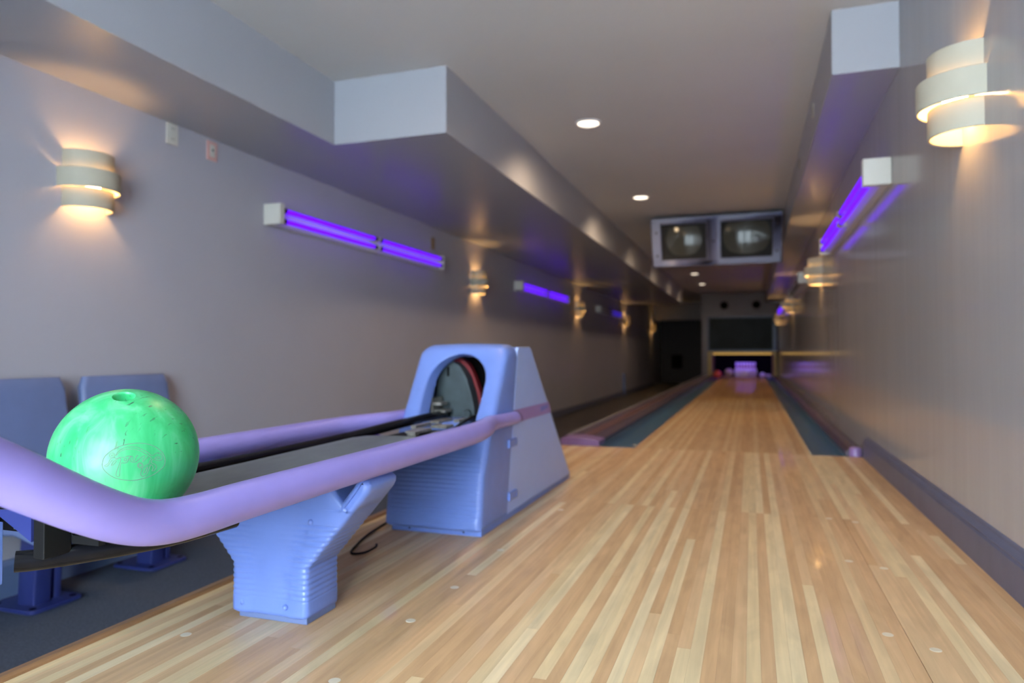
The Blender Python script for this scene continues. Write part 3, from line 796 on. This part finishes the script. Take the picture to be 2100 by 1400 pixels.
# ================================================================ BALL RACK
def rack():
    xc = -1.04
    t = thing('ball_rack', (xc, 1.4, 0), 'ball return rack with thick lilac side rails on a blue flared pedestal', 'ball rack')
    R_ = 0.0315
    Z = 0.366
    right = [(-0.829, 2.475, 0.368, 0.0235), (-0.829, 2.30, 0.370, 0.0245), (-0.826, 2.20, 0.371, 0.027), (-0.800, 2.08, 0.369, 0.0305), (-0.790, 1.95, Z, R_), (-0.788, 1.6, Z, R_),
             (-0.787, 1.2, Z, R_), (-0.785, 0.95, Z, R_), (-0.783, 0.85, 0.3655, R_), (-0.783, 0.785, 0.369, R_), (-0.783, 0.73, 0.382, R_), (-0.782, 0.66, 0.414, R_ * 1.02), (-0.782, 0.55, 0.477, R_ * 1.03),
             (-0.786, 0.47, 0.520, R_), (-0.82, 0.41, 0.545, R_), (-0.90, 0.385, 0.552, R_), (xc, 0.38, 0.553, R_)]
    left = [(2 * xc - p[0], p[1], p[2], p[3]) for p in reversed(right[4:-1])]
    left += [(-1.262, 2.08, 0.371, 0.029), (-1.222, 2.20, 0.374, 0.0265), (-1.214, 2.30, 0.376, 0.0245), (-1.214, 2.36, 0.377, 0.0240)]
    allp = right + left
    n = len(right)
    rp = spline(right, 7); lp = spline([right[-1]] + left, 7)
    obj('side_rail', tube([p[:3] for p in rp], [p[3] for p in rp], 28), m_purple, t, smooth='full', label='lilac painted rail tube on the lane side')
    obj('side_rail', tube([p[:3] for p in lp], [p[3] for p in lp], 28), m_purple, t, smooth='full', label='lilac painted rail tube on the wall side')
    # grey centre ridge with the right-hand ball track, rounded towards the hood
    def edge(y):                                   # left edge of the grey track
        return -1.098 - 0.030 * max(0, min(1, (y - 1.2) / 0.65))
    rings = []
    ys = [0.80, 0.84, 0.9, 1.1, 1.3, 1.5, 1.7, 1.82, 1.88, 1.93, 1.965, 1.985, 1.995]
    for y in ys:
        f = 1.0
        if y > 1.82: f = math.sqrt(max(0.0, 1 - ((y - 1.82) / 0.178) ** 2))
        xl, xr = edge(min(y, 1.82)), -0.826
        xm = -0.93
        xl = xm + (xl - xm) * max(f, 0.12); xr = xm + (xr - xm) * max(f, 0.12)
        dz = -0.02 * (1 - f)
        k = 0.060 * max(0, (0.86 - y)) if y < 0.86 else 0
        w = xr - xl
        top = [(xl - 0.004, 0.326), (xl - 0.004, 0.345), (xl, 0.3565), (xl + 0.008, 0.3585), (xl + 0.12 * w, 0.356), (xl + 0.30 * w, 0.3445), (xl + 0.5 * w, 0.3345), (xl + 0.66 * w, 0.3312), (xl + 0.85 * w, 0.336), (xr, 0.341), (xr, 0.328)]
        rings.append([(x, y, z + dz + k) for x, z in top])
    obj('ball_track', loft(rings, closed=True, caps=True), m_grey, t, smooth=True, angle=50, label='worn grey rubber ball track')
    # rim at the rounded end
    rim = []
    for k in range(15):
        a = PI * k / 14
        rim.append((-0.977 + 0.145 * math.cos(a) * -1, 1.85 + 0.165 * math.sin(a), 0.345 - 0.01 * math.sin(a)))
    obj('track_rim', tube(rim, 0.0085, 8), m_mech, t, smooth='full')
    # wall-side trough and black tubes
    obj('trough', prism([(-1.25, 0.306), (-1.10, 0.306), (-1.10, 0.312), (-1.17, 0.315), (-1.24, 0.33), (-1.25, 0.34)], 'y', 0.86, 2.16), m_blk, t)
    obj('track_tube', tube([(-1.212, 0.74, 0.338), (-1.212, 1.2, 0.338), (-1.212, 1.75, 0.340), (-1.195, 1.95, 0.346), (-1.15, 2.12, 0.362), (-1.115, 2.30, 0.374), (-1.105, 2.46, 0.376)], 0.0155, 14, sm=5), m_blk, t, smooth='full')
    obj('track_tube', tube([(-0.875, 1.95, 0.345), (-0.90, 2.10, 0.36), (-0.935, 2.30, 0.372), (-0.94, 2.46, 0.374)], 0.0145, 14, sm=5), m_blk, t, smooth='full')
    # feed mechanism between the track and the hood
    mm = bmesh.new()
    random.seed(3)
    for (x, y, z, a, b, c) in [(-1.04, 2.10, 0.352, 0.05, 0.10, 0.008), (-1.0, 2.20, 0.358, 0.06, 0.06, 0.01), (-1.05, 2.30, 0.366, 0.035, 0.12, 0.008), (-0.96, 2.08, 0.347, 0.03, 0.05, 0.012),
                               (-1.02, 2.02, 0.352, 0.03, 0.03, 0.014), (-0.99, 2.34, 0.366, 0.02, 0.09, 0.012), (-1.07, 2.18, 0.36, 0.02, 0.12, 0.012)]:
        box(x - a / 2, x + a / 2, y - b / 2, y + b / 2, z - c / 2, z + c / 2, mm)
    obj('feed_plate', mm, m_mech2, t, bevel=0.002)
    obj('feed_bed', box(-1.13, -0.87, 1.98, 2.42, 0.325, 0.338), m_blkm, t)
    # rear bracket tie bars
    for x in (-1.15, -0.93): obj('tie_bar', box(x - 0.012, x + 0.012, 1.15, 2.2, 0.290, 0.306), m_blkm, t)
    # near end: black cross tube, brackets
    obj('end_tube', tube([(-1.032, 0.752, 0.2985), (-1.015, 0.772, 0.2975), (-0.985, 0.808, 0.2985), (-0.950, 0.86, 0.300), (-0.915, 0.94, 0.301), (-0.90, 1.06, 0.302)], 0.0155, 18, sm=5), m_blk, t, smooth=True)
    obj('end_plate', box(-0.978, -0.925, 0.80, 0.812, 0.318, 0.352), m_blkm, t)
    obj('end_post', box(-1.0, -0.978, 0.755, 0.80, 0.305, 0.372), m_blkm, t, bevel=0.002)
    obj('end_gusset', prism([(-1.075, 0.372), (-1.0, 0.378), (-1.0, 0.330), (-1.075, 0.368)], 'y', 0.752, 0.757), m_post, t)  # shade on the gusset is put into this darker blue
    obj('end_bracket', box(-1.16, -1.0545, 0.744, 0.750, 0.264, 0.356), m_blue, t, bevel=0.001)
    # --- pedestal
    y0, y1 = 1.338, 1.470
    r = 0.014
    def halfw(z):
        pts = [(0.012, 0.100), (0.02, 0.1035), (0.125, 0.1035), (0.30, 0.253), (0.318, 0.262), (0.336, 0.252)]
        for (a, b), (c, d) in zip(pts, pts[1:]):
            if z <= c: return b + (d - b) * max(0, (z - a)) / (c - a)
        return pts[-1][1]
    def ring(xa, xb, ya, yb, z, rib):
        out = []
        for cx, cy, a0 in ((xb - r, yb - r, 0), (xa + r, yb - r, PI / 2), (xa + r, ya + r, PI), (xb - r, ya + r, 1.5 * PI)):
            for k in range(5):
                a = a0 + k * PI / 8
                out.append((cx + (r - rib) * math.cos(a), cy + (r - rib) * math.sin(a), z))
            # edge subdivisions with ribs only towards the sides
            if a0 == PI:
                for u in (0.06, 0.14, 0.22, 0.27, 0.31, 0.5, 0.69, 0.73, 0.78, 0.86, 0.94):
                    m = 1.0 if (u < 0.28 or u > 0.72) else 0.0
                    out.append((xa + r + (xb - xa - 2 * r) * u, ya + rib * m + 0.004 * (1 - abs(u - 0.5) * 2 > 0.40), z))
        return out
    rings = []
    z = 0.012
    zs = [0.012, 0.016, 0.022, 0.03] + [0.04 + 0.002 * k for k in range(101)] + [0.25, 0.262]
    for z in zs:
        rib = 0.0
        if 0.05 < z < 0.225: rib = 0.0024 * (abs(((z - 0.05) / 0.0125) % 1 - 0.5) * 2) ** 1.4
        ins = 0.004 if z < 0.014 else 0
        rings.append(ring(xc - halfw(z) + ins, xc + halfw(z) - ins, y0 + ins, y1 - ins, z, rib))
    pd = obj('pedestal', loft(rings), m_blue, t, smooth=True, angle=50)
    obj('neck', loft([ring(xc - w, xc + w, y0 + 0.0008, y1 - 0.0008, z, 0) for z, w in ((0.245, 0.204), (0.262, 0.210), (0.285, 0.184), (0.306, 0.168))]), m_blue, pd, smooth=True, angle=50)
    for s in (1, -1):
        rr = []
        for z in (0.258, 0.28, 0.30, 0.312, 0.322, 0.330, 0.335, 0.337):
            o_ = halfw(z); i_ = 0.172 + (z - 0.258) * 0.8
            ins = 0.012 * max(0, (z - 0.322) / 0.015) ** 2
            xa, xb = sorted((xc + s * i_, xc + s * o_))
            rr.append(ring(xa + ins, xb - ins, y0 + ins, y1 - ins, z, 0))
        obj('arm', loft(rr), m_blue, pd, smooth=True, angle=50)
        obj('stay', box(xc + s * 0.238 - 0.004, xc + s * 0.238 + 0.004, 1.40, 1.416, 0.325, 0.350), m_purple, t)
    obj('foot', box(xc - 0.085, xc + 0.098, y0 + 0.008, y1 - 0.008, 0.0, 0.016), m_chair, pd, bevel=0.002)
    for dx, z in ((-0.07, 0.036), (0.045, 0.036), (0.112, 0.232), (-0.112, 0.232)):
        obj('screw', lathe([(0, 0.006), (0.003, 0.0055), (0.006, 0.003), (0.0068, 0.0)], (xc + dx, y0 + 0.0015, z), 12, Vector((0, -1, 0))), m_blue, pd, smooth='full')
rack()

# ================================================================ GREEN BALL
def ball():
    c = Vector((-0.96, 0.88, 0.44)); R_ = 0.1085
    t = thing('bowling_ball', (c.x, c.y, c.z - R_), 'bright green marbled bowling ball with engraved oval lettering, resting on the rack', 'bowling ball')
    ax = Vector((0.2608, -0.288, 0.9214)).normalized()
    rh = 0.0150
    a0 = math.asin(rh * 1.10 / R_)
    prof = [(0, R_ - 0.045), (rh * 0.9, R_ - 0.045), (rh, R_ - 0.040), (rh, R_ - 0.006), (rh * 1.02, R_ * math.cos(a0) - 0.0012)]
    n = 64
    prof += [(R_ * math.sin(a0 + (PI - a0) * k / n), R_ * math.cos(a0 + (PI - a0) * k / n)) for k in range(n)] + [(0, -R_)]
    sh = obj('shell', lathe(prof, c, 96, ax), m_ball, t, smooth=True, angle=50)
    LC, LX, LY = Vector((0.794, -0.6063, 0.0442)), Vector((0.6076, 0.7896, -0.0856)), Vector((0.017, 0.0948, 0.9953))
    for i, pl in enumerate(LOGO):
        pts = []
        for (a, b) in (spline(pl, 4)):
            d = LX * a + LY * b + LC * math.sqrt(max(0, 1 - a * a - b * b))
            pts.append(c + d * (R_ + 0.00005))
        obj('oval_line' if i == 0 else 'engraved_letter', tube(pts, 0.00042 if i else 0.00048, 5), m_engr, sh, smooth='full')
LOGO=[[(-0.369,-0.041),(-0.359,0.034),(-0.319,0.1),(-0.23,0.177),(-0.129,0.222),(-0.009,0.246),(0.088,0.247),(0.197,0.226),(0.293,0.176),(0.363,0.108),(0.401,0.025),(0.4,-0.057),(0.357,-0.115),(0.271,-0.185),(0.151,-0.235),(0.032,-0.26),(-0.047,-0.259),(-0.146,-0.243),(-0.234,-0.21),(-0.308,-0.153),(-0.355,-0.093),(-0.369,-0.041)],[(-0.222,0.072),(-0.2,0.129),(-0.145,0.174),(-0.069,0.197),(0.011,0.194),(0.093,0.164),(0.166,0.124),(0.224,0.079),(0.281,0.114),(0.333,0.104),(0.363,0.058),(0.353,0.017),(0.315,0.005),(0.271,0.02),(0.237,0.025),(0.224,-0.016),(0.277,-0.044),(0.298,-0.085),(0.277,-0.125),(0.244,-0.133),(0.256,-0.088),(0.235,-0.052),(0.219,-0.051),(0.21,-0.087),(0.191,-0.15),(0.167,-0.19),(0.132,-0.208),(0.103,-0.175),(0.114,-0.117),(0.137,-0.068),(0.192,-0.033),(0.204,0.016),(0.213,0.052),(0.139,0.106),(0.075,0.141),(-0.007,0.167),(-0.086,0.166),(-0.159,0.143),(-0.194,0.108),(-0.222,0.072)],[(0.143,-0.162),(0.147,-0.122),(0.179,-0.078),(0.181,-0.096),(0.169,-0.141),(0.143,-0.162)],[(0.265,0.047),(0.302,0.062),(0.329,0.048),(0.313,0.034),(0.27,0.038),(0.265,0.047)],[(0.179,0.063),(0.152,0.039),(0.115,-0.001),(0.115,0.04),(0.134,0.066),(0.105,0.071),(0.071,0.035),(0.038,-0.0),(-0.013,-0.011),(-0.04,0.009),(-0.046,0.048),(-0.036,0.07),(-0.058,0.053),(-0.073,-0.0),(-0.102,-0.022),(-0.149,-0.023),(-0.156,-0.093),(-0.152,-0.187),(-0.165,-0.209),(-0.189,-0.196),(-0.194,-0.156),(-0.179,-0.072),(-0.156,0.021),(-0.174,0.047),(-0.203,0.029),(-0.246,-0.007),(-0.26,-0.06),(-0.232,-0.037),(-0.208,0.003)],[(0.048,0.071),(0.031,0.08),(0.009,0.013),(-0.015,0.018),(-0.015,0.057),(-0.036,0.073),(-0.087,0.068),(-0.124,0.052),(-0.167,0.056),(-0.204,0.038),(-0.251,0.05),(-0.286,0.018),(-0.3,-0.03),(-0.325,-0.048),(-0.339,-0.062),(-0.323,-0.074),(-0.298,-0.056),(-0.279,-0.016),(-0.256,0.019)],[(-0.121,0.017),(-0.108,0.043),(-0.087,0.03),(-0.097,0.004),(-0.121,0.017)],[(0.12,-0.054),(0.115,-0.075),(0.1,-0.088),(0.08,-0.088),(0.063,-0.074),(0.055,-0.053),(0.059,-0.033),(0.074,-0.02),(0.094,-0.02),(0.111,-0.033),(0.12,-0.054)],[(0.107,-0.054),(0.105,-0.067),(0.095,-0.075),(0.083,-0.075),(0.072,-0.067),(0.067,-0.054),(0.07,-0.04),(0.079,-0.032),(0.091,-0.033),(0.102,-0.041),(0.107,-0.054)],[(-0.233,0.081),(-0.238,0.06),(-0.252,0.046),(-0.271,0.046),(-0.288,0.058),(-0.296,0.079),(-0.291,0.1),(-0.277,0.114),(-0.258,0.114),(-0.241,0.102),(-0.233,0.081)],[(-0.254,0.08),(-0.255,0.073),(-0.26,0.068),(-0.267,0.068),(-0.273,0.073),(-0.275,0.08),(-0.274,0.087),(-0.269,0.091),(-0.262,0.092),(-0.257,0.087),(-0.254,0.08)]]
ball()

# ================================================================ SEATS
def chair(yc, label):
    t = thing('seat', (-2.6, yc, ZF), label, 'seat', 'blue moulded seats along the left wall')
    t.name = 'lounge_seat'
    hw = 0.247
    def slab(x0f, x1f, zlist, name, r=0.03):
        pass
    # back: tilted rounded slab
    rings = []
    for k in range(13):
        u = k / 12
        z = 0.02 + u * 0.482
        xb = -2.672 - 0.075 * u
        th = 0.055 - 0.015 * u
        w = hw - 0.028 * (1 - u) * 0 + (-0.010 * u)
        e = 0.0
        if u > 0.95: e = 0.016
        ring = rrect(xb - th, xb, yc - w + e, yc + w - e, 0.018, 4)
        rings.append([(x, y, z - (0 if u < 1 else 0)) for x, y in ring])
    top = [(x + (0.006 if x < -2.76 else -0.006), y, 0.510) for x, y, z in rings[-1]]
    rings.append(top)
    obj('backrest', loft(rings), m_chair, t, smooth=True, bevel=0.0, angle=50)
    prof = [(-2.72, 0.01), (-2.70, -0.02), (-2.60, -0.035), (-2.40, -0.02), (-2.30, -0.045), (-2.285, -0.03), (-2.29, 0.0), (-2.33, 0.028), (-2.45, 0.026), (-2.60, 0.012), (-2.67, 0.03), (-2.70, 0.06)]
    obj('seat_pan', prism(prof, 'y', yc - hw + 0.01, yc + hw - 0.01), m_chair, t, bevel=0.012)
    yl = yc + 0.03
    rr = []
    for z, dx in ((ZF + 0.015, 0.0), (-0.02, 0.02)):
        rr.append([(x, y, z) for x, y in rrect(-2.66 + dx, -2.57 + dx, yl - 0.06, yl + 0.012, 0.008, 3)])
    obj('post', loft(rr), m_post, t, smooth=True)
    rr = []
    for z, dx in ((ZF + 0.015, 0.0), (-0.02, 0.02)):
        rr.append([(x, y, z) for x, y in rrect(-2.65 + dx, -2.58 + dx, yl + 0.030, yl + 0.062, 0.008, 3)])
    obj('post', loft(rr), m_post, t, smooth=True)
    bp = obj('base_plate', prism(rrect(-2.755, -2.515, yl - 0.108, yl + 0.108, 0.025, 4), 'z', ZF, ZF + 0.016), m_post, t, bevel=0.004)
    for x in (-2.73, -2.545):
        for y in (yl - 0.082, yl + 0.082):
            obj('bolt_hole', lathe([(0, 0.0006), (0.012, 0.0006), (0.0125, 0)], (x, y, ZF + 0.016), 12), m_black, bp)
chair(1.975, 'dark blue moulded seat against the left wall, partly cut off by the picture edge')
chair(2.525, 'dark blue moulded seat against the left wall, behind the green ball')

# ================================================================ CABLE ON THE FLOOR
pts = [(-1.235, 2.24, 0.004), (-1.21, 2.06, 0.004), (-1.175, 1.93, 0.004), (-1.155, 1.875, 0.004), (-1.135, 1.86, 0.004), (-1.11, 1.885, 0.0045), (-1.10, 1.925, 0.010), (-1.108, 1.945, 0.013)]
tag(obj('loose_cable', tube(pts, 0.0034, 8, sm=6), m_blkm, smooth='full'), 'thin black hooked cable lying on the boards beside the hood', 'cable')
